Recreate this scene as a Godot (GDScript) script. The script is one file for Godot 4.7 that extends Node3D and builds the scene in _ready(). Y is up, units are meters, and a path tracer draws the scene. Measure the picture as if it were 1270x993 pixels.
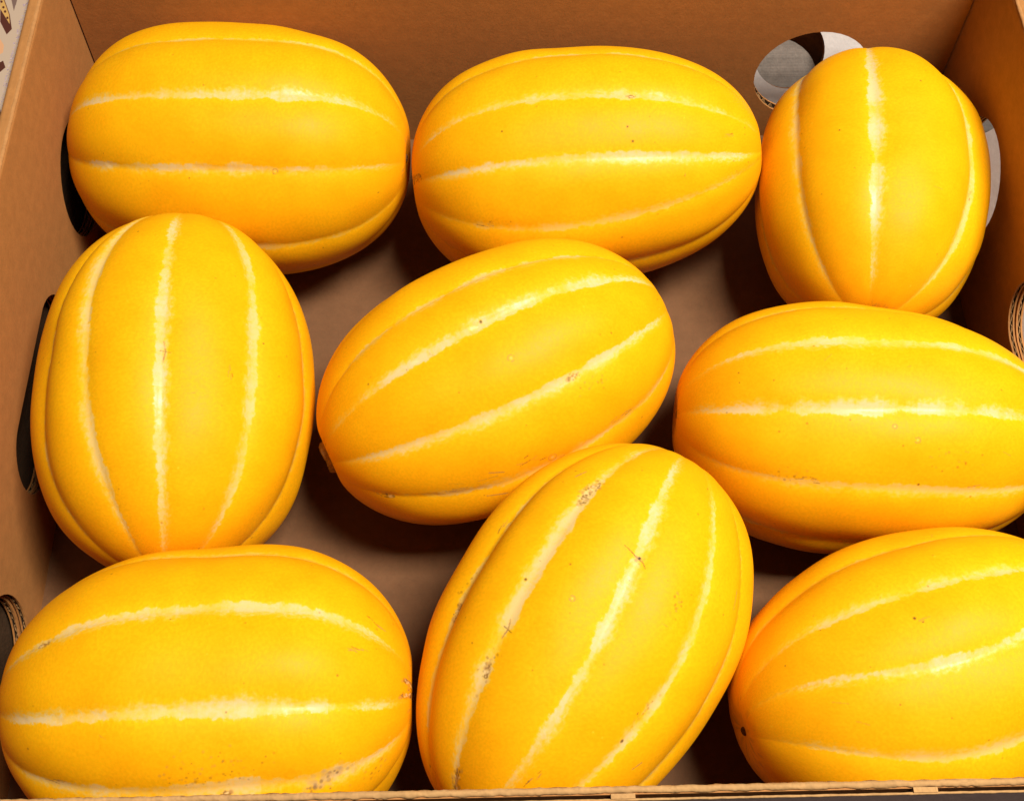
extends Node3D

# ------------------------------------------------------------------ camera, light, exposure
const BOX_AT := Vector3(0, 0, -0.27)
const BOX_TURN := 0.0359
const XL := -0.210      # inner faces of the tray, in its own axes
const XR := 0.2334
const ZB := -0.2027
const ZF := 0.1833
const RIM := 0.1274

var kraft: StandardMaterial3D
var floor_kraft: StandardMaterial3D
var kraft_shaded: StandardMaterial3D
var kraft_worn: StandardMaterial3D
var kraft_cut: StandardMaterial3D
var white_board: StandardMaterial3D
var grey_board: StandardMaterial3D
var mauve_board: StandardMaterial3D
var brown_board: StandardMaterial3D
var kraft_crease: StandardMaterial3D
var cork: StandardMaterial3D
var scar_dark: StandardMaterial3D
var noise_a: PackedByteArray
var noise_b: PackedByteArray
var noise_c: PackedByteArray
var rind_height: ImageTexture
const NS := 512
var box: Node3D


func _ready() -> void:
	var cam := Camera3D.new()
	cam.name = "camera"
	var pitch := deg_to_rad(59.72)
	var fw := Vector3(0, -sin(pitch), -cos(pitch))
	var rt := Vector3.RIGHT
	var up := rt.cross(fw)
	var roll := deg_to_rad(0.879)
	var rt2 := rt * cos(roll) + up * sin(roll)
	var up2 := up * cos(roll) - rt * sin(roll)
	cam.transform = Transform3D(Basis(rt2, up2, -fw), Vector3(0, 0.52, 0))
	cam.fov = rad_to_deg(2.0 * atan(496.5 / 1529.2))
	cam.near = 0.02
	cam.far = 20.0
	add_child(cam)
	cam.current = true

	var env := Environment.new()
	env.background_mode = Environment.BG_COLOR
	env.background_color = Color(0.25, 0.246, 0.243)
	env.background_energy_multiplier = 1.0
	env.tonemap_mode = Environment.TONE_MAPPER_LINEAR
	env.tonemap_exposure = 1.0
	env.sdfgi_enabled = true
	env.ssao_enabled = true
	env.ssil_enabled = true
	var we := WorldEnvironment.new()
	we.name = "surroundings"
	we.environment = env
	add_child(we)

	lamp("ceiling_light", Vector3(0.72, 1.85, -0.16), Vector2(0.8, 0.4), 7.3)

	# ------------------------------------------------------------------ materials
	make_materials()
	# ------------------------------------------------------------------ setting and boxes
	make_shelf()
	make_tray()
	make_box_behind()
	make_box_right()
	make_box_left()
	# ------------------------------------------------------------------ fruit
	make_melons()


func lamp(called: String, at: Vector3, size: Vector2, energy: float) -> void:
	var l := AreaLight3D.new()
	l.name = called
	l.area_size = size
	l.light_energy = energy
	l.light_color = Color(1.0, 0.965, 0.90)
	l.omni_range_set(8.0) if l.has_method("omni_range_set") else null
	l.shadow_enabled = true
	l.transform = Transform3D(Basis(Vector3.RIGHT, -PI / 2), at)
	add_child(l, true)


# ------------------------------------------------------------------ helpers
func lin(r: float, g: float, b: float) -> Color:
	return Color(r, g, b).linear_to_srgb()


func tag(o: Node3D, label: String, category: String, group := "") -> void:
	o.set_meta("label", label)
	o.set_meta("category", category)
	if group != "":
		o.set_meta("group", group)


func part(called: String, mesh: Mesh, m: Material, parent: Node3D) -> MeshInstance3D:
	var o := MeshInstance3D.new()
	o.name = called
	o.mesh = mesh
	o.material_override = m
	parent.add_child(o, true)
	return o


func noise_bytes(kind: int, freq: float, octaves: int, sd: int) -> PackedByteArray:
	var n := FastNoiseLite.new()
	n.noise_type = kind
	n.frequency = freq
	n.fractal_octaves = octaves
	n.seed = sd
	var im := n.get_seamless_image(NS, NS, false, false, 0.12, true)
	im.convert(Image.FORMAT_L8)
	return im.get_data()


func kraft_image(base: Color, spread: float, streak: float, sd: int) -> ImageTexture:
	var fine := noise_bytes(FastNoiseLite.TYPE_VALUE, 0.35, 2, sd)
	var mid := noise_bytes(FastNoiseLite.TYPE_SIMPLEX, 0.03, 4, sd + 1)
	var r := RandomNumberGenerator.new()
	r.seed = sd
	var bytes := PackedByteArray()
	bytes.resize(NS * NS * 3)
	var rows := PackedFloat32Array()
	for y in NS:
		rows.append(r.randf_range(-1, 1) * streak + sin(y * TAU / 32.0) * streak * 0.8)
	for y in NS:
		for x in NS:
			var i := y * NS + x
			var k := 1.0 + spread * ((fine[i] - 128) / 128.0 * 0.45 + (mid[i] - 128) / 128.0 * 0.5) + rows[y]
			bytes[i * 3] = int(clampf(base.r * k, 0, 1) * 255)
			bytes[i * 3 + 1] = int(clampf(base.g * k, 0, 1) * 255)
			bytes[i * 3 + 2] = int(clampf(base.b * k, 0, 1) * 255)
	# fibres: short light and dark strokes
	for f in 900:
		var px := r.randf() * NS
		var py := r.randf() * NS
		var a := r.randf_range(-0.5, 0.5) + (PI / 2 if r.randf() < 0.3 else 0.0)
		var k := 1.0 + r.randf_range(-0.14, 0.12) * spread * 6.0
		for s in r.randi_range(4, 14):
			var i := (int(py + sin(a) * s) & 511) * NS + (int(px + cos(a) * s) & 511)
			for c in 3:
				bytes[i * 3 + c] = clampi(int(bytes[i * 3 + c] * k), 0, 255)
	return ImageTexture.create_from_image(Image.create_from_data(NS, NS, false, Image.FORMAT_RGB8, bytes))


func board(tex: Texture2D, rough: float, bump: Texture2D, relief: float) -> StandardMaterial3D:
	var m := StandardMaterial3D.new()
	m.albedo_texture = tex
	m.roughness = rough
	m.metallic_specular = 0.25
	m.uv1_triplanar = true
	m.uv1_scale = Vector3.ONE * 6.5
	if bump:
		m.heightmap_enabled = true
		m.heightmap_texture = bump
		m.heightmap_scale = relief
	return m


func make_materials() -> void:
	noise_a = noise_bytes(FastNoiseLite.TYPE_SIMPLEX, 0.012, 3, 11)
	noise_b = noise_bytes(FastNoiseLite.TYPE_SIMPLEX, 0.07, 3, 12)
	noise_c = noise_bytes(FastNoiseLite.TYPE_VALUE, 0.33, 2, 13)
	var hb := PackedByteArray()
	hb.resize(NS * NS)
	for i in NS * NS:
		hb[i] = clampi(int(noise_c[i] * 0.6 + noise_b[i] * 0.4), 0, 255)
	var bump := ImageTexture.create_from_image(Image.create_from_data(NS, NS, false, Image.FORMAT_L8, hb))
	rind_height = bump
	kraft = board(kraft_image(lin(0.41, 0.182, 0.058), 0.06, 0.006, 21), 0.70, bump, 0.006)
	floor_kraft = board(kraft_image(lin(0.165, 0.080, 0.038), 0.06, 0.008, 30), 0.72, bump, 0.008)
	kraft_shaded = board(kraft_image(lin(0.06, 0.034, 0.018), 0.12, 0.0, 24), 0.9, bump, 0.03)  # near-black kraft: shade in recesses and behind holes put into the colour
	kraft_worn = board(kraft_image(lin(0.48, 0.275, 0.115), 0.12, 0.01, 22), 0.85, bump, 0.04)
	kraft_crease = board(kraft_image(lin(0.43, 0.205, 0.075), 0.12, 0.01, 33), 0.85, bump, 0.02)
	kraft_cut = board(kraft_image(lin(0.27, 0.15, 0.065), 0.18, 0.02, 23), 0.9, bump, 0.05)
	white_board = board(kraft_image(lin(0.56, 0.53, 0.535), 0.04, 0.004, 25), 0.6, bump, 0.01)
	grey_board = board(kraft_image(lin(0.20, 0.172, 0.155), 0.10, 0.05, 26), 0.8, bump, 0.02)
	mauve_board = board(kraft_image(lin(0.34, 0.24, 0.22), 0.06, 0.01, 27), 0.7, bump, 0.01)
	brown_board = board(kraft_image(lin(0.30, 0.145, 0.08), 0.10, 0.0, 31), 0.9, bump, 0.01)
	cork = board(kraft_image(lin(0.33, 0.17, 0.062), 0.3, 0.02, 28), 0.9, bump, 0.1)
	cork.uv1_scale = Vector3.ONE * 30.0
	scar_dark = board(kraft_image(lin(0.09, 0.04, 0.015), 0.3, 0.0, 29), 0.9, bump, 0.1)
	scar_dark.uv1_scale = Vector3.ONE * 30.0


# ------------------------------------------------------------------ cardboard walls
# a wall is a profile in (across, up) swept along its length, with holes punched through
func wall_profile(thick: float, slot: float, foot := 0.0) -> PackedVector2Array:
	# across runs from the inner face (0) outwards; two plies joined by a rounded fold at the rim
	var p := PackedVector2Array()
	var r := 0.0022
	p.append(Vector2(0, foot))
	for k in 6:
		var a := PI - k * PI / 10.0
		p.append(Vector2(r + cos(a) * r, RIM - r + sin(a) * r))
	for k in 6:
		var a := PI / 2 - k * PI / 10.0
		p.append(Vector2(thick - r + cos(a) * r, RIM - r + sin(a) * r))
	p.append(Vector2(thick, foot))
	if slot > 0.0:
		var m := thick * 0.5
		p.append(Vector2(m + slot / 2, foot))
		p.append(Vector2(m + slot / 2, RIM - 0.004))
		p.append(Vector2(m - slot / 2, RIM - 0.004))
		p.append(Vector2(m - slot / 2, foot))
	return p


func stadium(w: float, h: float) -> PackedVector2Array:
	# w along the wall, h up; rounded ends
	var p := PackedVector2Array()
	var r := minf(w, h) / 2
	var dx := w / 2 - r
	var dy := h / 2 - r
	for k in 40:
		var a := TAU * k / 40.0 + 0.001
		p.append(Vector2(cos(a) * r + signf(cos(a)) * dx, sin(a) * r + signf(sin(a)) * dy))
	return p


func cutter(poly: PackedVector2Array, grow: float, depth: float) -> CSGPolygon3D:
	var q := PackedVector2Array()
	for v in poly:
		q.append(v + v.normalized() * grow)
	var c := CSGPolygon3D.new()
	c.polygon = q
	c.depth = depth
	c.operation = CSGShape3D.OPERATION_SUBTRACTION
	return c


# wall frame: origin at the inner face, x along, y up, z pointing INTO the tray (so depth goes outwards, to -z)
func make_wall(called: String, parent: Node3D, frame: Transform3D, length: float, thick: float, slot: float, holes: Array, m: Material) -> Node3D:
	var w := CSGCombiner3D.new()
	w.name = called
	w.transform = frame
	parent.add_child(w, true)
	var body := CSGPolygon3D.new()
	body.name = "body"
	body.polygon = wall_profile(thick, slot)
	body.depth = length
	# profile x (outwards) -> -z ; profile y -> y ; extrusion (-z) -> along
	body.transform = Transform3D(Basis(Vector3(0, 0, -1), Vector3(0, 1, 0), Vector3(1, 0, 0)), Vector3(length / 2, 0, 0))
	w.add_child(body)
	body.material = m
	var ply := (thick - slot) / 2 if slot > 0 else thick
	for h in holes:
		var poly := stadium(h.w, h.h)
		var c := cutter(poly, 0.0, ply + slot / 2 + 0.002)
		c.name = "hole"
		c.position = Vector3(h.x, h.y, 0.002)
		w.add_child(c, true)
		c.material = m
		var e := cutter(poly, 0.0028, ply - 0.0016)
		e.name = "core"
		e.position = Vector3(h.x, h.y, -0.0008)
		w.add_child(e, true)
		e.material = kraft_shaded
		if slot > 0:
			var o := cutter(poly, 0.0, thick)
			o.name = "outer_hole"
			o.position = Vector3(h.x + h.get("ox", 0.002) * 0.35, h.y - 0.0004, -ply - slot / 2 + 0.0001)
			w.add_child(o, true)
			o.material = m
			var e2 := cutter(poly, 0.0028, ply - 0.0016)
			e2.name = "outer_core"
			e2.position = Vector3(o.position.x, o.position.y, -ply - slot - 0.0008)
			w.add_child(e2, true)
			e2.material = kraft_shaded
	for h in holes:
		var f := part("fluting", flute_ring(stadium(h.w, h.h), ply), kraft_cut, parent)
		f.transform = frame * Transform3D(Basis(), Vector3(h.x, h.y, 0))
		if slot > 0:
			var g := part("fluting", flute_ring(stadium(h.w, h.h), ply), kraft_cut, parent)
			g.transform = frame * Transform3D(Basis(), Vector3(h.x + h.get("ox", 0.002) * 0.35, h.y - 0.0004, -ply - slot))
	return w


# the wavy middle sheet seen in the cut edge of a hole
func flute_ring(poly: PackedVector2Array, ply: float) -> ArrayMesh:
	var st := SurfaceTool.new()
	st.begin(Mesh.PRIMITIVE_TRIANGLES)
	var r := RandomNumberGenerator.new()
	r.seed = 5
	var pts := []
	var total := 0.0
	for k in poly.size():
		total += poly[k].distance_to(poly[(k + 1) % poly.size()])
	var waves := int(total / 0.0055)
	var n := waves * 8
	var walked := 0.0
	var k0 := 0
	var here := 0.0
	for s in n:
		var want := total * s / n
		while here + poly[k0].distance_to(poly[(k0 + 1) % poly.size()]) < want:
			here += poly[k0].distance_to(poly[(k0 + 1) % poly.size()])
			k0 = (k0 + 1) % poly.size()
		var q := poly[k0].lerp(poly[(k0 + 1) % poly.size()], (want - here) / poly[k0].distance_to(poly[(k0 + 1) % poly.size()]))
		pts.append([q, sin(TAU * s / 8.0 + 0.4 * sin(s * 0.9)), r.randf_range(-0.0003, 0.0005)])
	var mid := -ply / 2
	var amp := (ply - 0.0016) / 2 - 0.0002
	var half := 0.00022
	for s in n:
		var a: Array = pts[s]
		var b: Array = pts[(s + 1) % n]
		var ai: Vector2 = a[0] + a[0].normalized() * (a[2] + 0.0002)
		var ao: Vector2 = a[0] + a[0].normalized() * 0.0027
		var bi: Vector2 = b[0] + b[0].normalized() * (b[2] + 0.0002)
		var bo: Vector2 = b[0] + b[0].normalized() * 0.0027
		var za: float = mid + a[1] * amp
		var zb: float = mid + b[1] * amp
		var v := [Vector3(ai.x, ai.y, za + half), Vector3(bi.x, bi.y, zb + half), Vector3(bo.x, bo.y, zb + half), Vector3(ao.x, ao.y, za + half),
			Vector3(ai.x, ai.y, za - half), Vector3(bi.x, bi.y, zb - half), Vector3(bo.x, bo.y, zb - half), Vector3(ao.x, ao.y, za - half)]
		for f in [[0, 1, 2, 3], [5, 4, 7, 6], [4, 5, 1, 0]]:
			quad(st, v[f[0]], v[f[1]], v[f[2]], v[f[3]])
	st.generate_normals()
	return st.commit()


func quad(st: SurfaceTool, a: Vector3, b: Vector3, c: Vector3, d: Vector3) -> void:
	for p in [a, c, b, a, d, c]:
		st.set_smooth_group(-1)
		st.add_vertex(p)


func box_into(st: SurfaceTool, lo: Vector3, hi: Vector3) -> void:
	var v := []
	for i in 8:
		v.append(Vector3(hi.x if i & 1 else lo.x, hi.y if i & 2 else lo.y, hi.z if i & 4 else lo.z))
	for f in [[0, 2, 3, 1], [5, 7, 6, 4], [4, 6, 2, 0], [1, 3, 7, 5], [2, 6, 7, 3], [0, 1, 5, 4]]:
		quad(st, v[f[3]], v[f[2]], v[f[1]], v[f[0]])


func box_mesh(lo: Vector3, hi: Vector3) -> ArrayMesh:
	var st := SurfaceTool.new()
	st.begin(Mesh.PRIMITIVE_TRIANGLES)
	box_into(st, lo, hi)
	st.generate_normals()
	return st.commit()


# an uneven bead along x: the fibres that stand up where the board was folded or cut
func bead(length: float, radius: float, rough: float, sd: int, flat := 1.0) -> ArrayMesh:
	var st := SurfaceTool.new()
	st.begin(Mesh.PRIMITIVE_TRIANGLES)
	var n := FastNoiseLite.new()
	n.seed = sd
	n.frequency = 1.0
	var steps := int(length / 0.0012)
	var sides := 8
	for s in steps + 1:
		var x := -length / 2 + length * s / steps
		for k in sides:
			var a := TAU * k / sides
			var rr := radius * (1.0 + rough * (n.get_noise_3d(x * 170.0, sin(a) * 0.9, cos(a) * 0.9) + 0.45 * n.get_noise_3d(x * 700.0, sin(a) * 2.0, cos(a) * 2.0 + 40.0)))
			st.set_smooth_group(0)
			st.add_vertex(Vector3(x, sin(a) * rr * flat, cos(a) * rr))
	for s in steps:
		for k in sides:
			var a := s * sides + k
			var b := s * sides + (k + 1) % sides
			for i in [a, b, a + sides, b, b + sides, a + sides]:
				st.add_index(i)
	st.generate_normals()
	return st.commit()


func make_shelf() -> void:
	var st := SurfaceTool.new()
	st.begin(Mesh.PRIMITIVE_TRIANGLES)
	box_into(st, Vector3(-1.6, -0.05, -1.6), Vector3(1.6, -0.012, 1.2))
	st.generate_normals()
	var s := part("shelf_surface", st.commit(), grey_board, self)
	s.set_meta("kind", "structure")


func make_tray() -> void:
	box = Node3D.new()
	box.name = "cardboard_tray"
	box.position = BOX_AT
	box.rotation.y = BOX_TURN
	add_child(box)
	tag(box, "open brown corrugated cardboard tray with vent holes holding nine yellow striped melons", "box")
	var cx := (XL + XR) / 2
	var lx := XR - XL
	var lz := ZF - ZB
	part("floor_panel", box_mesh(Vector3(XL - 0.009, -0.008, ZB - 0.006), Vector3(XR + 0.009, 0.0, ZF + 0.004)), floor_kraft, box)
	# back wall: x along +x
	make_wall("back_wall", box, Transform3D(Basis(), Vector3(cx, 0, ZB)), lx - 0.0016, 0.0055, 0.0,
		[{"x": 0.155 - cx + 0.0075, "y": 0.046, "w": 0.0595, "h": 0.0595}], kraft)
	# left wall: inward is +x, along = -z
	make_wall("left_wall", box, Transform3D(Basis(Vector3(0, 0, -1), Vector3.UP, Vector3.RIGHT), Vector3(XL, 0, (ZB + ZF) / 2)), lz + 0.010, 0.0066, 0.0008,
		[{"x": along_left(-0.407), "y": 0.048, "w": 0.058, "h": 0.058, "ox": 0.003},
		{"x": along_left(-0.288), "y": 0.041, "w": 0.098, "h": 0.040, "ox": -0.002},
		{"x": along_left(-0.165), "y": 0.029, "w": 0.058, "h": 0.058, "ox": -0.003}], kraft)
	# right wall: inward is -x, along = +z
	make_wall("right_wall", box, Transform3D(Basis(Vector3(0, 0, 1), Vector3.UP, Vector3.LEFT), Vector3(XR, 0, (ZB + ZF) / 2)), lz + 0.010, 0.0066, 0.0008,
		[{"x": -along_left(-0.399), "y": 0.050, "w": 0.058, "h": 0.058, "ox": 0.001},
		{"x": -along_left(-0.277), "y": 0.058, "w": 0.096, "h": 0.038, "ox": 0.002},
		{"x": -along_left(-0.160), "y": 0.040, "w": 0.058, "h": 0.058, "ox": 0.001}], kraft)
	var fl := part("fold_crease", bead(lz + 0.010, 0.0012, 0.32, 3, 0.6), kraft_crease, box)
	fl.transform = Transform3D(Basis(Vector3(0, 0, -1), Vector3.UP, Vector3.RIGHT), Vector3(XL - 0.0014, RIM - 0.0007, (ZB + ZF) / 2))
	var fr := part("fold_crease", bead(lz + 0.010, 0.0012, 0.32, 4, 0.6), kraft_crease, box)
	fr.transform = Transform3D(Basis(Vector3(0, 0, 1), Vector3.UP, Vector3.LEFT), Vector3(XR + 0.0014, RIM - 0.0007, (ZB + ZF) / 2))
	# front wall: two plies leaning slightly inwards, of which the raw top edge is seen from above
	var front := Transform3D(Basis(Vector3.RIGHT, -0.023), Vector3(0, 0, ZF))
	var top := RIM - 0.001
	part("front_wall", box_mesh(Vector3(XL + 0.001, 0.0005, 0.0), Vector3(XR - 0.001, top - 0.0008, 0.0024)), kraft, box).transform = front
	part("front_outer_ply", box_mesh(Vector3(XL - 0.006, -0.006, 0.0036), Vector3(XR + 0.006, top - 0.0012, 0.0042)), mauve_board, box).transform = front
	part("raw_edge", bead(lx - 0.002, 0.00115, 0.5, 7), kraft_worn, box).transform = front * Transform3D(Basis(), Vector3(cx, top - 0.0006, 0.0010))
	part("raw_edge", bead(lx, 0.0004, 0.5, 8), kraft_worn, box).transform = front * Transform3D(Basis(), Vector3(cx, top - 0.0011, 0.0039))
	for t in [0.125, -0.085, 0.03]:
		part("edge_tab", box_mesh(Vector3(t - 0.0038, top - 0.006, 0.0022), Vector3(t + 0.0038, top - 0.0002, 0.0038)), kraft_worn, box).transform = front


func along_left(z_seen: float) -> float:
	# place along the left wall (its x runs towards the back) of a spot given by its depth
	return -(z_seen - BOX_AT.z - (ZB + ZF) / 2)


func make_box_behind() -> void:
	var o := Node3D.new()
	o.name = "cardboard_tray"
	o.position = BOX_AT
	o.rotation.y = BOX_TURN
	add_child(o, true)
	tag(o, "white cardboard box glimpsed through the round vent hole in the back wall of the tray", "box")
	var z := ZB - 0.012
	var tilt := atan(0.7)
	var frame := Transform3D(Basis(Vector3.RIGHT, -tilt), Vector3(0, 0, z))
	# a white flap with a small hole, leaned back to catch the overhead light
	var w := CSGCombiner3D.new()
	w.name = "front_flap"
	w.transform = frame
	o.add_child(w)
	var b := CSGBox3D.new()
	b.name = "body"
	b.size = Vector3(0.45, 0.140, 0.0035)
	b.position = Vector3(0.01, 0.070, -0.00175)
	b.material = white_board
	w.add_child(b)
	var c := cutter(stadium(0.039, 0.039), 0.0, 0.02)
	c.name = "hole"
	c.position = Vector3(0.159, 0.0365, 0.01)
	c.material = brown_board
	w.add_child(c)
	# grey tab shaped as the patch of light falling through that hole
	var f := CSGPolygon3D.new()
	f.name = "light_patch_tab"
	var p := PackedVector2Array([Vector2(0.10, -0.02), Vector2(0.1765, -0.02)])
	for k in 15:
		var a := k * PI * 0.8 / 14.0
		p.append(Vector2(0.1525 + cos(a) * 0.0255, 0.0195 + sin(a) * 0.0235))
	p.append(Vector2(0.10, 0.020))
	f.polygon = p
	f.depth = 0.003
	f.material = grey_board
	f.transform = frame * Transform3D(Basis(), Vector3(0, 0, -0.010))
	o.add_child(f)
	var inner := part("shade_panel", box_mesh(Vector3(-0.15, -0.012, -0.026), Vector3(0.23, 0.13, -0.023)), brown_board, o)  # added brown sheet, stands for the unlit crescent beside the light patch
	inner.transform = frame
	var y := z - 0.10
	part("front_wall", box_mesh(Vector3(-0.22, -0.008, y - 0.004), Vector3(0.24, 0.116, y)), brown_board, o)
	part("back_wall", box_mesh(Vector3(-0.22, -0.008, y - 0.304), Vector3(0.24, 0.116, y - 0.3)), white_board, o)
	part("side_wall", box_mesh(Vector3(-0.22, -0.008, y - 0.3), Vector3(-0.216, 0.116, y - 0.004)), white_board, o)
	part("side_wall", box_mesh(Vector3(0.236, -0.008, y - 0.3), Vector3(0.24, 0.116, y - 0.004)), white_board, o)
	part("lid", box_mesh(Vector3(-0.222, 0.1165, y - 0.306), Vector3(0.242, 0.1195, y)), white_board, o)


func make_box_right() -> void:
	var o := Node3D.new()
	o.name = "cardboard_tray"
	o.position = BOX_AT
	o.rotation.y = BOX_TURN
	add_child(o, true)
	tag(o, "white cardboard box glimpsed through the vent hole beside the upright right melon", "box")
	var tilt := atan(0.5)  # lean added so light from above brightens the flap
	# in the flap's own axes x runs towards the viewer, y up the slope, z towards the tray
	var turn := Basis(Vector3.UP, -PI / 2) * Basis(Vector3.RIGHT, -tilt)
	var w := CSGCombiner3D.new()
	w.name = "side_flap"
	w.transform = Transform3D(turn, Vector3(XR + 0.014, 0, 0))
	o.add_child(w)
	var b := CSGBox3D.new()
	b.name = "body"
	b.size = Vector3(0.38, 0.128, 0.0035)
	b.position = Vector3(-0.01, 0.064, -0.00175)
	b.material = white_board
	w.add_child(b)
	var c := cutter(stadium(0.04, 0.04), 0.0, 0.02)
	c.name = "hole"
	c.position = Vector3(-0.2005, 0.033, 0.01)
	c.material = brown_board
	w.add_child(c)
	var x := XR + 0.085
	part("side_wall", box_mesh(Vector3(x, -0.008, -0.22), Vector3(x + 0.004, 0.112, 0.16)), kraft_shaded, o)  # shade behind the flap hole painted into this wall
	part("side_wall", box_mesh(Vector3(x + 0.3, -0.008, -0.22), Vector3(x + 0.304, 0.112, 0.16)), white_board, o)
	part("end_wall", box_mesh(Vector3(x + 0.004, -0.008, -0.22), Vector3(x + 0.3, 0.112, -0.216)), white_board, o)
	part("end_wall", box_mesh(Vector3(x + 0.004, -0.008, 0.156), Vector3(x + 0.3, 0.112, 0.16)), white_board, o)
	part("lid", box_mesh(Vector3(x - 0.001, 0.1125, -0.222), Vector3(x + 0.305, 0.1155, 0.162)), white_board, o)


func tri_fill(im: Image, pts: PackedVector2Array, col: Color) -> void:
	var lo := pts[0]
	var hi := pts[0]
	for p in pts:
		lo = lo.min(p)
		hi = hi.max(p)
	for y in range(maxi(0, int(lo.y)), mini(im.get_height(), int(hi.y) + 2)):
		for x in range(maxi(0, int(lo.x)), mini(im.get_width(), int(hi.x) + 2)):
			if Geometry2D.is_point_in_polygon(Vector2(x + 0.5, y + 0.5), pts):
				im.set_pixel(x, y, col)


func oval(c: Vector2, rx: float, ry: float, turn: float) -> PackedVector2Array:
	var p := PackedVector2Array()
	for k in 28:
		var a := TAU * k / 28.0
		p.append(c + Vector2(cos(a) * rx, sin(a) * ry).rotated(turn))
	return p


func make_box_left() -> void:
	var o := Node3D.new()
	o.name = "cardboard_tray"
	o.position = BOX_AT
	o.rotation.y = BOX_TURN
	add_child(o, true)
	tag(o, "cream printed cardboard box with brown drawings beyond the left rim of the tray", "box")
	var x1 := XL - 0.0076
	var x0 := x1 - 0.3
	var top := 0.121
	# printed lid: texture 0.09 m wide strip along the edge, u across (0 at the inner edge), v along
	var im := Image.create(256, 1024, false, Image.FORMAT_RGB8)
	im.fill(lin(0.43, 0.325, 0.25))
	var r := RandomNumberGenerator.new()
	r.seed = 77
	var dark := lin(0.075, 0.022, 0.014)
	var ochre := lin(0.50, 0.29, 0.09)
	var tan := lin(0.56, 0.30, 0.16)
	# scale: 6.4 px per millimetre; u = 0 at the rim, v from the back corner
	var shapes := [
		[dark, [13.7, 44.2, 12.0, 53.6, 7.6, 61.7, 5.9, 58.3, 8.5, 49.0, 12.6, 39.5, 15.5, 36]],
		[ochre, [14.9, 37.9, 12.9, 39.5, 8.8, 49.0, 7.4, 55.2, 10.6, 50.0, 13.5, 45.3]],
		[lin(0.16, 0.10, 0.085), [9.8, 38.5, 6.9, 38.6, 7.0, 46.9]],
		[tan, [11.5, 62.0, 7.6, 68.5, 7.1, 73.0, 8.2, 74.0, 12.5, 72.0]],
		[dark, [7.3, 79.0, 6.2, 78.0, 4.4, 82.2, 6.2, 84.9, 11.0, 80.0]],
		[dark, [5.2, 98.9, 3.2, 104.0, 1.2, 109.8, 1.0, 117.0, 3.6, 108.8, 9.0, 100.0]],
		[tan, [5.0, 101.5, 3.0, 106.0, 2.4, 109.0, 4.2, 106.0]],
		[dark, [20, 60, 26, 52, 34, 66, 28, 80]], [ochre, [22, 61, 26, 55, 32, 66, 28, 75]],
		[dark, [18, 20, 30, 12, 36, 28, 24, 34]], [tan, [20, 21, 29, 15, 33, 27, 25, 31]],
		[dark, [17, 118, 30, 108, 37, 124, 24, 138]], [ochre, [19, 119, 29, 111, 34, 124, 25, 134]],
		[dark, [4, 12, 10, 6, 14, 16, 8, 26]], [ochre, [6, 13, 10, 9, 12, 16, 8, 22]],
		[dark, [5, 140, 10, 132, 14, 142, 8, 152]], [ochre, [7, 141, 10, 136, 12, 142, 8, 147]],
	]
	for q in shapes:
		var pts := PackedVector2Array()
		for i in range(0, q[1].size(), 2):
			pts.append(Vector2(q[1][i], q[1][i + 1]) * 6.4)
		tri_fill(im, pts, q[0])
	for q in [[12.3, 44.2], [9.2, 51.1], [13.8, 40.5], [11.0, 47.0], [8.8, 54.0], [27, 60], [28, 68], [27, 118], [28, 126]]:
		tri_fill(im, oval(Vector2(q[0], q[1]) * 6.4, 3.2, 5.5, 0.3), dark)
	# small violet print along the edge, too small to read
	for k in 520:
		var y := r.randf() * 1024.0
		var xx := 6.0 + r.randf() * 13.0
		tri_fill(im, PackedVector2Array([Vector2(xx, y), Vector2(xx + r.randf_range(1, 7), y + r.randf_range(0, 3)), Vector2(xx + 3, y + r.randf_range(3, 8))]), lin(0.22, 0.15, 0.22).lerp(lin(0.5, 0.4, 0.42), r.randf()))
	var print_mat := StandardMaterial3D.new()
	print_mat.albedo_texture = ImageTexture.create_from_image(im)
	print_mat.roughness = 0.55
	print_mat.metallic_specular = 0.3
	print_mat.texture_repeat = true
	var st := SurfaceTool.new()
	st.begin(Mesh.PRIMITIVE_TRIANGLES)
	var c := [Vector3(x1, top, -0.22), Vector3(x0, top, -0.22), Vector3(x0, top, 0.17), Vector3(x1, top, 0.17)]
	for i in [0, 2, 1, 0, 3, 2]:
		var p: Vector3 = c[i]
		st.set_uv(Vector2((x1 - p.x) / 0.04, (p.z + 0.22) / 0.16))
		st.set_normal(Vector3.UP)
		st.add_vertex(p)
	part("printed_lid", st.commit(), print_mat, o)
	part("lid_board", box_mesh(Vector3(x0, top - 0.004, -0.22), Vector3(x1, top - 0.0005, 0.17)), white_board, o)
	part("side_wall", box_mesh(Vector3(x1 - 0.0045, -0.008, -0.22), Vector3(x1 - 0.0005, top - 0.004, 0.17)), kraft_shaded, o)  # wall facing the vent holes, their shade painted into its colour
	part("side_wall", box_mesh(Vector3(x0, -0.008, -0.22), Vector3(x0 + 0.004, top - 0.004, 0.17)), white_board, o)
	part("end_wall", box_mesh(Vector3(x0 + 0.004, -0.008, -0.22), Vector3(x1 - 0.0045, top - 0.004, -0.216)), white_board, o)
	part("end_wall", box_mesh(Vector3(x0 + 0.004, -0.008, 0.166), Vector3(x1 - 0.0045, top - 0.004, 0.17)), white_board, o)


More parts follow.
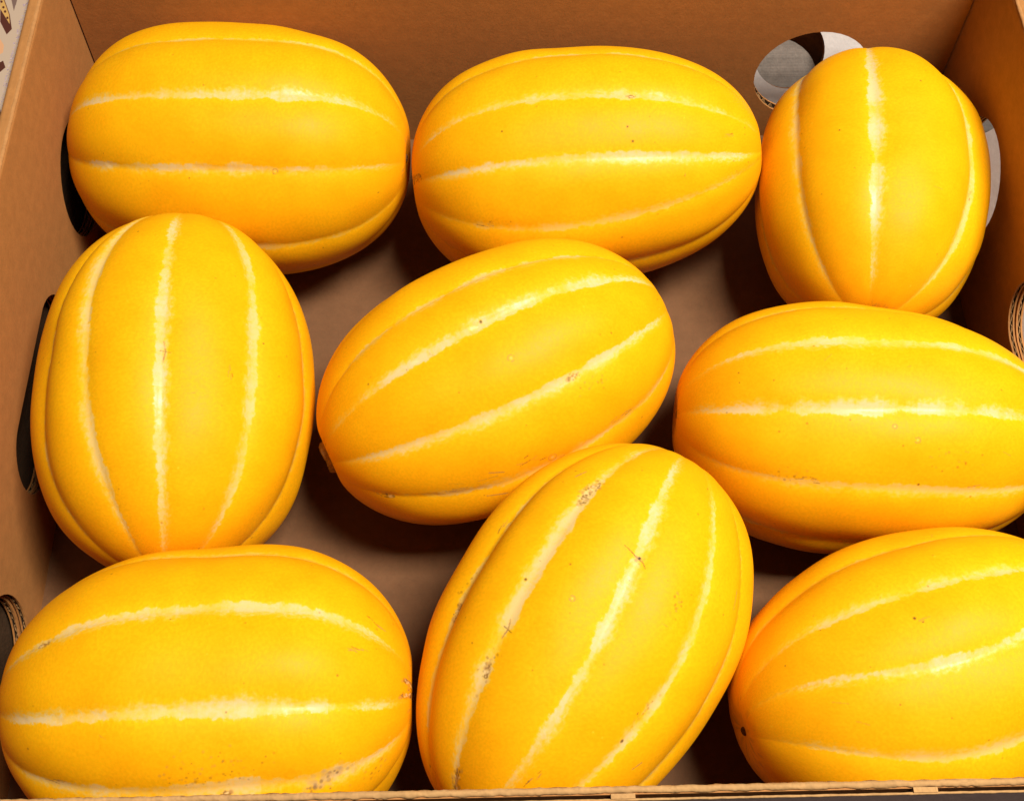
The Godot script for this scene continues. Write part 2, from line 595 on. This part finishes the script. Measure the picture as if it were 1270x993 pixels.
# ------------------------------------------------------------------ melons
# groove: [angle at the middle, slope, bend, stripe width mm, whiteness, middle of the stripe along the axis]
# mark: [along -1..1, angle, kind, size mm]
func make_melons() -> void:
	var list := [
		{"label": "yellow melon lying crosswise in the back left corner of the cardboard tray", "at": Vector3(-0.1332, 0.0599, -0.4075), "yaw": -2.0, "tilt": -0.1, "L": 0.0825, "R": 0.0598, "n": 2.77, "tp": -0.023,
			"g": [[108, 8, 8, 2.6, 0.35, 0.1], [72.3, 4.8, 7, 6.0, 1.0, 0.15], [40.7, 1.9, -1.6, 4.6, 0.9, 0.05], [1.5, 2, -6, 4.0, 0.35, 0.3, 0.6]],
			"m": [[0.33, 40, "ring", 2.6]], "ends": [1, 0]},
		{"label": "yellow melon lying crosswise at the middle of the back wall, small dark scuff", "at": Vector3(0.0343, 0.059, -0.4015), "yaw": 5.1, "tilt": 4.7, "L": 0.0855, "R": 0.0557, "n": 2.77, "tp": -0.1,
			"g": [[119.6, -1.4, -12, 2.2, 0.35, 0.0], [84.4, -4.7, -9, 4.4, 0.75, 0.05], [53.2, -5.1, -6, 5.2, 1.0, 0.35], [23.1, 3, 10, 4.0, 0.25, 0.1, 0.4], [-6, -6, 6, 2, 0.2, 0]],
			"m": [[0.24, 82, "scab", 3.2], [-0.955, 57, "scab", 7], [-0.57, 26, "scratches", 6], [0.22, 59, "dot", 0.8], [-0.45, 70, "dot", 0.6], [0.2, 66, "dot", 0.7], [0.75, 60, "scratches", 4]], "ends": [1, 0]},
		{"label": "yellow melon pointing away from the viewer beside the round vent hole, back right corner", "at": Vector3(0.1722, 0.0542, -0.3918), "yaw": -98.3, "tilt": 0.2, "L": 0.0782, "R": 0.0543, "n": 2.39, "tp": -0.019,
			"g": [[137.2, 8, -9, 4.4, 0.6, 0.2, 1.5], [78.6, 3.9, -2.5, 6.2, 1.0, 0.15], [37.7, 7, -8, 4.6, 0.55, 0.1], [0, -4, -6, 3, 0.4, 0.2]],
			"m": [[0.29, 139, "scratches", 4], [0.1, 62, "dot", 0.6], [-0.3, 100, "dot", 0.6]], "ends": [0, 1]},
		{"label": "yellow melon lying lengthwise along the left wall beside the long hand hole", "at": Vector3(-0.1446, 0.0612, -0.2687), "yaw": 92.3, "tilt": 11.9, "L": 0.0806, "R": 0.0574, "n": 2.48, "tp": -0.031,
			"g": [[138.1, -8, -14, 3.4, 0.35, 0.0], [114.4, 8.2, -9, 5.6, 0.6, 0.05], [82.3, 2.8, -2.3, 6.4, 1.0, -0.05], [44.6, -0.8, 0.6, 5.6, 0.7, 0.0], [9, 6, 14, 3.0, 0.3, 0.0]],
			"m": [[-0.02, 81, "crack", 9], [0.1, 40, "dot", 0.5], [-0.1, 55, "scratches", 4]], "ends": [0, 1]},
		{"label": "yellow melon lying askew in the centre of the tray with a dry tan stem end", "at": Vector3(-0.0064, 0.0563, -0.28), "yaw": 26.0, "tilt": 4.4, "L": 0.082, "R": 0.056, "n": 2.31, "tp": -0.003,
			"g": [[110, 0, -1, 4.0, 0.6, -0.1], [87.4, 4, -1.5, 5.4, 1.0, 0.0], [50, 2.7, 3.9, 5.4, 1.0, -0.1], [16.8, -1.9, 5, 4.4, 0.35, 0.0, 0.6], [148, 0, 0, 2.5, 0.3, 0]],
			"m": [[-0.79, 18.5, "scab", 4.5], [-0.27, 25, "scratch", 6], [-0.44, 22, "scratches", 14], [0.02, 20, "ring", 4], [0.25, 50.4, "scab", 4.5], [0.0, 68, "ring", 3], [0.33, 44, "specks", 9], [0.05, 14, "scratches", 10], [-0.1, 24, "scratches", 9], [0.45, 20, "scratches", 9], [-0.05, 88, "dot", 0.8], [-0.3, 12, "scratch", 9]], "ends": [2, 0]},
		{"label": "yellow melon lying crosswise by the right wall, broad white stripe along its top", "at": Vector3(0.1519, 0.0538, -0.2604), "yaw": -4.6, "tilt": 0.6, "L": 0.0826, "R": 0.0531, "n": 2.47, "tp": -0.087,
			"g": [[134, 8, 6, 2.4, 0.3, 0], [102.3, 9, 4, 4.8, 0.85, 0.0], [70, 6.6, -0.3, 6.4, 1.0, 0.1], [34.6, -1.1, -7, 4.6, 0.4, 0.1, 0.5]],
			"m": [[-0.44, 35.5, "specks", 9], [-0.36, 36, "scratches", 5], [0.43, 36, "scratch", 5], [0.11, 57, "ring", 2.4], [0.0, 62, "ring", 2.0], [0.3, 50, "specks", 12], [0.15, 37, "dot", 0.7]], "ends": [0, 0]},
		{"label": "yellow melon in the front left corner, its lowest cream stripe bruised grey brown", "at": Vector3(-0.1114, 0.0597, -0.1364), "yaw": 3.0, "tilt": -3.3, "L": 0.0766, "R": 0.0562, "n": 2.85, "tp": 0.057,
			"g": [[146, -6, 4, 2.2, 0.25, 0.3], [106.3, 3.8, -8, 5.6, 0.85, 0.0], [69, 2.3, -5.2, 6.4, 1.0, -0.1], [40.5, 4, -4.9, 6.6, 0.7, 0.35], [10, 4, 4, 4, 0.5, 0.3]],
			"m": [[0.63, 41, "bruise", 9], [0.96, 72, "scab", 5], [0.97, 85, "scab", 4], [0.17, 38.7, "scab", 3], [0.73, 93, "scratches", 6], [0.81, 112, "scratches", 5], [-0.69, 99, "scab", 4], [0.14, 50, "specks", 18], [0.8, 33, "specks", 7], [0.0, 46, "specks", 14], [0.55, 38, "bruise", 6], [-0.6, 38, "scratches", 8]], "ends": [0, 1]},
		{"label": "yellow melon lying aslant at the middle of the front edge, brown scabs on its stripes", "at": Vector3(0.0292, 0.0619, -0.1622), "yaw": 58.3, "tilt": 6.7, "L": 0.0822, "R": 0.0556, "n": 2.23, "tp": 0.044,
			"g": [[140.2, -2, 1.5, 4.0, 0.45, -0.1, 1.7], [110.7, 1.5, 2.2, 6.2, 0.8, -0.15], [77.7, 8.5, 6.6, 5.2, 1.0, -0.02], [45.9, 8.1, 14, 4.6, 0.75, -0.25], [16.7, 10, 22, 3, 0.4, -0.2]],
			"m": [[0.47, 112.7, "scab", 8.5], [0.40, 112, "scab", 5], [0.28, 80, "cross", 9], [-0.05, 112.5, "dot", 0.75], [-0.27, 109.5, "crack", 7], [-0.44, 109.8, "specks", 9], [-0.46, 109.8, "scab", 5], [-0.03, 93, "ring", 2.2], [-0.72, 66.8, "scratches", 6], [-0.43, 32.5, "scratch", 4], [-0.28, 141.3, "scab", 6], [-0.15, 142.6, "specks", 8], [0.16, 143, "scratches", 6], [-0.89, 109, "scab", 7], [-0.39, 46, "dot", 1.0], [-0.25, 47, "specks", 8], [0.42, 33, "scratch", 7], [0.52, 122, "scratch", 4], [0.2, 60, "specks", 8]], "ends": [1, 1]},
		{"label": "yellow melon in the front right corner showing its dark blossom spot at the left end", "at": Vector3(0.1613, 0.0558, -0.151), "yaw": 17.8, "tilt": -0.8, "L": 0.0781, "R": 0.0549, "n": 2.07, "tp": -0.012,
			"g": [[138, -4, 12, 2.2, 0.25, 0], [108.8, -6, 8, 3.8, 0.7, 0.1], [79.8, 3, 25, 4.6, 1.0, 0.15], [44.7, 2.8, 24, 4.6, 0.45, 0.1, 0.7]],
			"m": [[-0.23, 99, "dot", 0.8], [-0.2, 97, "scratches", 3]], "ends": [3, 0]},
	]
	var k := 0
	for d in list:
		melon(d, k)
		k += 1


func full_grooves(g: Array, rng: RandomNumberGenerator) -> Array:
	# the grooves one sees, and evenly spaced ones round the hidden side
	var a := []
	for q in g:
		a.append(q.duplicate())
	a.sort_custom(func(p, q): return p[0] < q[0])
	var first: float = a[0][0]
	var last: float = a[-1][0]
	var gap := 360.0 - (last - first)
	var n := maxi(0, int(round(gap / 36.0)) - 1)
	for i in n:
		a.append([last + gap * (i + 1) / (n + 1) + rng.randf_range(-2, 2), 0.0, 0.0, rng.randf_range(3, 5), 0.6, 0.0])
	return a


func melon(d: Dictionary, k: int) -> void:
	var rng := RandomNumberGenerator.new()
	rng.seed = 100 + k
	var o := Node3D.new()
	o.name = "melon"
	add_child(o, true)
	tag(o, d.label, "melon", "striped yellow melons in the tray")
	var yaw := deg_to_rad(d.yaw)
	var tilt := deg_to_rad(d.tilt)
	var axis := Vector3(cos(yaw) * cos(tilt), sin(tilt), -sin(yaw) * cos(tilt))
	var u := axis.cross(Vector3.UP).normalized()
	var v := u.cross(axis)
	# own axes: x = along the fruit, z = u, y = v
	o.transform = Transform3D(Basis(axis, v, u), d.at)
	var g := full_grooves(d.g, rng)
	var L: float = d.L
	var R: float = d.R
	var wob := FastNoiseLite.new()
	wob.seed = 300 + k
	wob.frequency = 1.0
	wob.fractal_octaves = 2
	var NT := 150
	var NA := 240
	var P := PackedVector3Array()
	P.resize((NT + 1) * (NA + 1))
	var UV := PackedVector2Array()
	UV.resize((NT + 1) * (NA + 1))
	var ng := g.size()
	for j in NT + 1:
		var t := -cos(PI * j / NT)
		var prof: float = R * sqrt(maxf(0.0, 1.0 - pow(absf(t), d.n))) * (1.0 + d.tp * t)
		var ang := PackedFloat32Array()
		for q in g:
			ang.append(deg_to_rad(q[0] + q[1] * t + q[2] * t * t))
		var near_end := smoothstep(0.0, 0.35, prof / R)
		for i in NA + 1:
			var phi := TAU * (i % NA) / NA
			# which lobe
			var best := 0
			var s := 0.0
			var width := 1.0
			for q in ng:
				var a0 := ang[q]
				var w := fposmod(ang[(q + 1) % ng] - a0, TAU)
				var x := fposmod(phi - a0, TAU)
				if x < w:
					best = q
					s = x / w
					width = w
					break
			var lobe := pow(maxf(0.0, 4.0 * s * (1.0 - s)), 1.05)
			var d0: float = g[best][6] if g[best].size() > 6 else 0.85
			var g1: Array = g[(best + 1) % ng]
			var d1: float = g1[6] if g1.size() > 6 else 0.85
			var depth := 0.044 * lerpf(d0, d1, smoothstep(0.2, 0.8, s)) * clampf(width / 0.62, 0.6, 1.2) * near_end
			var valley := exp(-pow(minf(s, 1.0 - s) * width * prof / 0.0034, 2.0)) * 0.0035 * near_end
			var r := prof * (1.014 - depth * (1.0 - lobe) - valley + 0.030 * wob.get_noise_3d(t * 1.1, cos(phi) * 0.9, sin(phi) * 0.9))
			var dimple := 1.0 - 0.035 * exp(-pow(prof / (R * 0.16), 2.0))
			var at := j * (NA + 1) + i
			P[at] = Vector3(t * L * dimple, sin(phi) * r, cos(phi) * r)
			UV[at] = Vector2(float(i) / NA, float(j) / NT)
	var N := PackedVector3Array()
	N.resize(P.size())
	for j in NT + 1:
		for i in NA + 1:
			var ii := i % NA
			var a := P[j * (NA + 1) + (ii + 1) % NA] - P[j * (NA + 1) + (ii + NA - 1) % NA]
			var b := P[mini(j + 1, NT) * (NA + 1) + ii] - P[maxi(j - 1, 0) * (NA + 1) + ii]
			var nn := b.cross(a)
			if nn.length_squared() < 1e-16:
				nn = Vector3(-1 if j < NT / 2 else 1, 0, 0)
			nn = nn.normalized()
			var outw := P[j * (NA + 1) + ii]
			N[j * (NA + 1) + i] = nn if nn.dot(outw) > 0 else -nn
	var I := PackedInt32Array()
	for j in NT:
		for i in NA:
			var a := j * (NA + 1) + i
			var b := a + NA + 1
			I.append_array(PackedInt32Array([a, a + 1, b, a + 1, b + 1, b]))
	var arr := []
	arr.resize(Mesh.ARRAY_MAX)
	arr[Mesh.ARRAY_VERTEX] = P
	arr[Mesh.ARRAY_NORMAL] = N
	arr[Mesh.ARRAY_TEX_UV] = UV
	arr[Mesh.ARRAY_INDEX] = I
	var mesh := ArrayMesh.new()
	mesh.add_surface_from_arrays(Mesh.PRIMITIVE_TRIANGLES, arr)
	var m := StandardMaterial3D.new()
	var gloss := PackedByteArray()
	m.albedo_texture = rind_texture(d, g, k, gloss)
	m.roughness = 1.0
	m.roughness_texture = ImageTexture.create_from_image(Image.create_from_data(TW, TH, false, Image.FORMAT_L8, gloss))
	m.roughness_texture_channel = BaseMaterial3D.TEXTURE_CHANNEL_GRAYSCALE
	m.metallic_specular = 0.22
	m.subsurf_scatter_enabled = true
	m.subsurf_scatter_strength = 0.05
	m.heightmap_enabled = true
	m.heightmap_texture = rind_height
	m.heightmap_scale = 0.004
	m.uv1_scale = Vector3.ONE
	part("rind", mesh, m, o)
	for e in 2:
		var kind: int = d.ends[e]
		var s := part("stem_scar" if kind in [1, 2] else "blossom_scar", end_scar(kind, k * 2 + e), scar_dark if kind == 3 else cork, o)
		s.transform = Transform3D(Basis(Vector3(0, 1, 0), Vector3(-1 if e == 0 else 1, 0, 0), Vector3(0, 0, 1 if e == 0 else -1)), Vector3((-1 if e == 0 else 1) * L * 0.966, 0, 0))


# a small uneven dried disc: 0 faint blossom end, 1 stem end, 2 stem end with a standing tan rim, 3 dark blossom dot
func end_scar(kind: int, sd: int) -> ArrayMesh:
	var st := SurfaceTool.new()
	st.begin(Mesh.PRIMITIVE_TRIANGLES)
	var n := FastNoiseLite.new()
	n.seed = sd
	n.frequency = 1.0
	var rad: float = [0.0022, 0.0042, 0.0074, 0.0019][kind]
	var hi: float = [0.0007, 0.0014, 0.0026, 0.0010][kind]
	var rings := 9
	var sides := 32
	for j in rings + 1:
		var f := float(j) / rings
		for i in sides:
			var a := TAU * i / sides
			var rr := rad * f * (1.0 + 0.22 * n.get_noise_2d(cos(a) * 1.3 + 5.0, sin(a) * 1.3))
			var y := hi * (1.0 - pow(f, 4.0)) + hi * 0.35 * n.get_noise_2d(cos(a) * f * 4.0, sin(a) * f * 4.0 + 9.0)
			if kind == 2:
				y = hi * (exp(-pow((f - 0.72) / 0.2, 2.0)) + 0.25) + hi * 0.4 * n.get_noise_2d(cos(a) * 2.0, sin(a) * 2.0 + f * 3.0)
			if j == rings:
				y = -0.0015
			st.set_smooth_group(0)
			st.add_vertex(Vector3(cos(a) * rr, y, sin(a) * rr))
	for j in rings:
		for i in sides:
			var a := j * sides + i
			var b := j * sides + (i + 1) % sides
			for q in [a, b, a + sides, b, b + sides, a + sides]:
				st.add_index(q)
	st.generate_normals()
	return st.commit()


const TW := 1024
const TH := 900


func rind_texture(d: Dictionary, g: Array, k: int, gloss: PackedByteArray) -> ImageTexture:
	var bytes := PackedByteArray()
	bytes.resize(TW * TH * 3)
	gloss.resize(TW * TH)
	var L: float = d.L
	var R: float = d.R
	var yellow := lin(0.86, 0.415, 0.003)
	var lemon := lin(0.88, 0.50, 0.006)
	var orange := lin(0.845, 0.375, 0.003)
	var cream := lin(0.72, 0.535, 0.25)
	var straw := lin(0.78, 0.475, 0.07)
	var c_or := orange - yellow
	var c_le := lemon - yellow
	var off := k * 57
	for j in TH:
		var t := -cos(PI * (j + 0.5) / TH)
		var prof: float = R * sqrt(maxf(0.0, 1.0 - pow(absf(t), d.n))) * (1.0 + d.tp * t)
		var mm := prof * 1000.0 * TAU / TW            # mm per pixel round the fruit
		var endness := smoothstep(0.55, 1.0, absf(t))
		var s_mm := t * L * 1000.0
		# per-pixel stripe: fill two rows of shares, then blend
		var share := PackedFloat32Array()
		share.resize(TW)
		var halo := PackedFloat32Array()
		halo.resize(TW)
		var tint := PackedFloat32Array()
		tint.resize(TW)
		for qi in g.size():
			var q: Array = g[qi]
			var along: float = (t - q[5]) / (0.97 - q[5]) if t > q[5] else (q[5] - t) / (0.97 + q[5])
			along = minf(along, 1.0)
			var fade := pow(maxf(0.0, 1.0 - along * along), 0.75)
			var row := ((qi * 61 + off) & 511) * NS
			var c1 := (noise_b[row + (int(s_mm * 0.9 + 900) & 511)] - 128) / 128.0
			var c2 := (noise_b[row + (int(s_mm * 1.7 + 1300) & 511)] - 128) / 128.0
			var c3 := (noise_a[row + (int(s_mm * 2.2 + 700 + qi * 90) & 511)] - 128) / 128.0
			var c4 := (noise_b[row + (int(s_mm * 0.45 + 300 + qi * 50) & 511)] - 128) / 128.0
			var half: float = q[3] * 0.40 * fade * (1.0 + 0.5 * c1 + 0.5 * c4)
			var white: float = q[4] * smoothstep(0.0, 0.5, fade) * clampf(0.92 + 0.45 * c4 + 0.15 * c3 + 0.2 * c2, 0.25, 1.0)
			var cen: float = (q[0] + q[1] * t + q[2] * t * t) / 360.0 * TW + c2 * 0.35 / maxf(mm, 0.02)
			var reach := int(9.0 / maxf(mm, 0.03))
			reach = mini(reach, 200)
			for x in range(int(cen) - reach, int(cen) + reach + 1):
				var xi := x & 1023
				var dist := absf(x - cen) * mm
				var soft := 0.75 + 0.55 * clampf((x - cen) * mm, -1.0, 1.0) * (1.0 if (qi + k) % 2 == 0 else -1.0) + 0.4 * c1
				soft = maxf(soft, 0.3)
				var nb := (noise_b[((j + off) & 511) * NS + ((xi * 2) & 511)] - 128) / 128.0
				var nc := (noise_c[((j + off) & 511) * NS + (xi & 511)] - 128) / 128.0
				var e := half - dist + nb * 0.62 * (0.6 + soft) + nc * 0.22
				var sh := smoothstep(-soft * 1.7, soft * 1.5, e) * minf(1.0, half * 1.1) * clampf(0.80 + 0.16 * nc + 0.14 * nb + 0.12 * c2 + 0.22 * c3 + 0.25 * c4, 0.3, 1.0)
				if sh > share[xi]:
					share[xi] = sh
					tint[xi] = white
				halo[xi] = maxf(halo[xi], exp(-maxf(0.0, dist - half) / 2.6) * fade * (0.8 + 0.4 * nb))
		for x in TW:
			var na := (noise_a[((j + off * 3) & 511) * NS + ((x + off) & 511)] - 128) / 128.0
			var nb2 := (noise_b[((j * 2 + off) & 511) * NS + ((x * 2) & 511)] - 128) / 128.0
			var nc2 := (noise_c[(j & 511) * NS + ((x + off) & 511)] - 128) / 128.0
			var oa := clampf(0.22 + 0.5 * na + 0.22 * nb2 + 0.55 * endness, 0.0, 1.0) * (1.0 - halo[x] * 0.7)
			var lb := halo[x] * 0.75
			var mul := 1.0 + 0.014 * nc2 + 0.04 * nb2
			var cr := (yellow.r + c_or.r * oa + c_le.r * lb) * mul
			var cg := (yellow.g + c_or.g * oa + c_le.g * lb) * mul
			var cb := (yellow.b + c_or.b * oa + c_le.b * lb) * mul
			var sh2 := share[x]
			if sh2 > 0.0:
				var w := tint[x]
				cr = lerpf(cr, lerpf(straw.r, cream.r, w), sh2)
				cg = lerpf(cg, lerpf(straw.g, cream.g, w), sh2)
				cb = lerpf(cb, lerpf(straw.b, cream.b, w), sh2)
			gloss[j * TW + x] = int(clampf(0.50 - 0.26 * sh2 - 0.06 * na + 0.05 * nb2, 0.2, 0.7) * 255)
			var at := (j * TW + x) * 3
			bytes[at] = int(clampf(cr, 0, 1) * 255)
			bytes[at + 1] = int(clampf(cg, 0, 1) * 255)
			bytes[at + 2] = int(clampf(cb, 0, 1) * 255)
	paint_marks(bytes, d, k)
	return ImageTexture.create_from_image(Image.create_from_data(TW, TH, false, Image.FORMAT_RGB8, bytes))


# a soft spot in millimetres on the rind
func spot(bytes: PackedByteArray, d: Dictionary, t: float, deg: float, dx: float, dy: float, radius: float, col: Color, strength: float) -> void:
	var L: float = d.L
	var tt := clampf(t + dx / (L * 1000.0), -0.995, 0.995)
	var prof: float = d.R * sqrt(maxf(0.01, 1.0 - pow(absf(tt), d.n))) * 1000.0
	var jf := acos(-tt) / PI * TH
	var mmj: float = L * 1000.0 * PI / TH * sqrt(maxf(0.02, 1.0 - tt * tt))
	var mmi := prof * TAU / TW
	var xf := fposmod(deg / 360.0, 1.0) * TW + dy / mmi
	var rj := int(radius / mmj) + 1
	var ri := int(radius / mmi) + 1
	for j in range(maxi(0, int(jf) - rj), mini(TH, int(jf) + rj + 1)):
		for i in range(int(xf) - ri, int(xf) + ri + 1):
			var q := Vector2((j - jf) * mmj, (i - xf) * mmi).length() / radius
			var a := strength * (1.0 - smoothstep(0.35, 1.05, q))
			if a > 0.0:
				var at := (j * TW + (i & 1023)) * 3
				bytes[at] = int(lerpf(bytes[at], col.r * 255, a))
				bytes[at + 1] = int(lerpf(bytes[at + 1], col.g * 255, a))
				bytes[at + 2] = int(lerpf(bytes[at + 2], col.b * 255, a))


func stroke(bytes: PackedByteArray, d: Dictionary, t: float, deg: float, a: Vector2, b: Vector2, radius: float, col: Color, strength: float, rng: RandomNumberGenerator) -> void:
	var n := int(a.distance_to(b) / 0.22) + 1
	for s in n + 1:
		var p := a.lerp(b, float(s) / n)
		if rng.randf() < 0.85:
			spot(bytes, d, t, deg, p.x + rng.randf_range(-0.08, 0.08), p.y + rng.randf_range(-0.08, 0.08), radius * rng.randf_range(0.7, 1.2), col, strength * rng.randf_range(0.5, 1.0))


func paint_marks(bytes: PackedByteArray, d: Dictionary, k: int) -> void:
	var rng := RandomNumberGenerator.new()
	rng.seed = 900 + k
	var brown := lin(0.16, 0.075, 0.02)
	var tan := lin(0.45, 0.24, 0.08)
	var dark := lin(0.05, 0.025, 0.012)
	var pale := lin(0.80, 0.60, 0.30)
	# freckles all over
	for i in 110:
		spot(bytes, d, rng.randf_range(-0.93, 0.93), rng.randf() * 360.0, 0, 0, rng.randf_range(0.3, 0.6), brown if rng.randf() < 0.55 else lin(0.9, 0.6, 0.05), rng.randf_range(0.15, 0.5))
	for i in 5:
		var a := rng.randf() * TAU
		stroke(bytes, d, rng.randf_range(-0.7, 0.7), rng.randf() * 360.0, Vector2.ZERO, Vector2(cos(a), sin(a)) * rng.randf_range(1.5, 5.0), 0.3, tan, 0.35, rng)
	for m in d.m:
		var t: float = m[0]
		var g: float = m[1]
		var s: float = m[3]
		match m[2]:
			"dot":
				spot(bytes, d, t, g, 0, 0, s, brown, 0.65)
				spot(bytes, d, t, g, 0.1, 0, s * 0.45, dark, 0.6)
			"ring":
				for i in 20:
					var a := TAU * i / 20.0
					if rng.randf() < 0.8:
						spot(bytes, d, t, g, cos(a) * s * 0.45, sin(a) * s * 0.45, 0.35, tan, 0.65)
				spot(bytes, d, t, g, 0, 0, s * 0.3, pale, 0.5)
			"specks":
				for i in int(s * 2.6):
					spot(bytes, d, t, g, rng.randfn() * s * 0.45, rng.randfn() * s * 0.2, rng.randf_range(0.3, 0.8), brown if rng.randf() < 0.4 else tan, rng.randf_range(0.1, 0.42))
			"scratch":
				var a := rng.randf_range(-0.5, 0.5)
				stroke(bytes, d, t, g, Vector2(-s / 2, -s * a / 2), Vector2(s / 2, s * a / 2), 0.45, tan, 0.6, rng)
			"scratches":
				for i in 6:
					var c := Vector2(rng.randfn() * s * 0.35, rng.randfn() * s * 0.14)
					var e := Vector2(rng.randf_range(0.1, 0.3) * s, rng.randf_range(-0.06, 0.06) * s)
					stroke(bytes, d, t, g, c - e, c + e, 0.32, brown if rng.randf() < 0.3 else tan, rng.randf_range(0.2, 0.6), rng)
			"crack":
				stroke(bytes, d, t, g, Vector2(-s / 2, 0.3), Vector2(0, -0.5), 0.4, tan, 0.8, rng)
				stroke(bytes, d, t, g, Vector2(0, -0.5), Vector2(s / 2, 0.5), 0.35, tan, 0.8, rng)
				stroke(bytes, d, t, g, Vector2(-0.5, -2.5), Vector2(0.3, 1.5), 0.3, brown, 0.5, rng)
			"cross":
				stroke(bytes, d, t, g, Vector2(1.0, s * 0.75), Vector2(-0.8, -s * 0.2), 0.28, brown, 0.75, rng)
				stroke(bytes, d, t, g, Vector2(-0.8, -s * 0.2), Vector2(-2.4, -s * 0.42), 0.25, brown, 0.6, rng)
				spot(bytes, d, t, g, 0, 0, 0.75, dark, 0.95)
				for i in 16:
					spot(bytes, d, t, g, rng.randfn() * 0.8 - 0.8, rng.randfn() * 1.2, 0.5, tan, 0.5)
			"scab":
				for i in int(s * 3):
					spot(bytes, d, t, g, rng.randfn() * s * 0.3, rng.randfn() * s * 0.14, rng.randf_range(0.5, 1.0), tan, 0.45)
				for i in int(s * 5):
					var a := rng.randf() * TAU
					spot(bytes, d, t, g, cos(a) * s * 0.42 + rng.randfn() * s * 0.1, sin(a) * s * 0.2 + rng.randfn() * s * 0.06, rng.randf_range(0.3, 0.6), brown, rng.randf_range(0.15, 0.5))
				for i in 5:
					spot(bytes, d, t, g, rng.randfn() * s * 0.2, rng.randfn() * s * 0.1, 0.5, pale, 0.6)
			"bruise":
				for i in int(s * 3):
					spot(bytes, d, t, g, rng.randfn() * s * 0.35, rng.randfn() * s * 0.2, rng.randf_range(0.8, 1.8), lin(0.5, 0.33, 0.17), 0.3)
				for i in 9:
					spot(bytes, d, t, g, rng.randfn() * s * 0.3, rng.randfn() * s * 0.2, rng.randf_range(0.5, 1.1), lin(0.20, 0.12, 0.06), rng.randf_range(0.3, 0.65))
	# rough tissue round the two ends
	for e in [-0.985, 0.985]:
		for i in 60:
			spot(bytes, d, e, rng.randf() * 360.0, rng.randf_range(-1.5, 1.5), 0, rng.randf_range(0.4, 0.9), tan, rng.randf_range(0.1, 0.45))
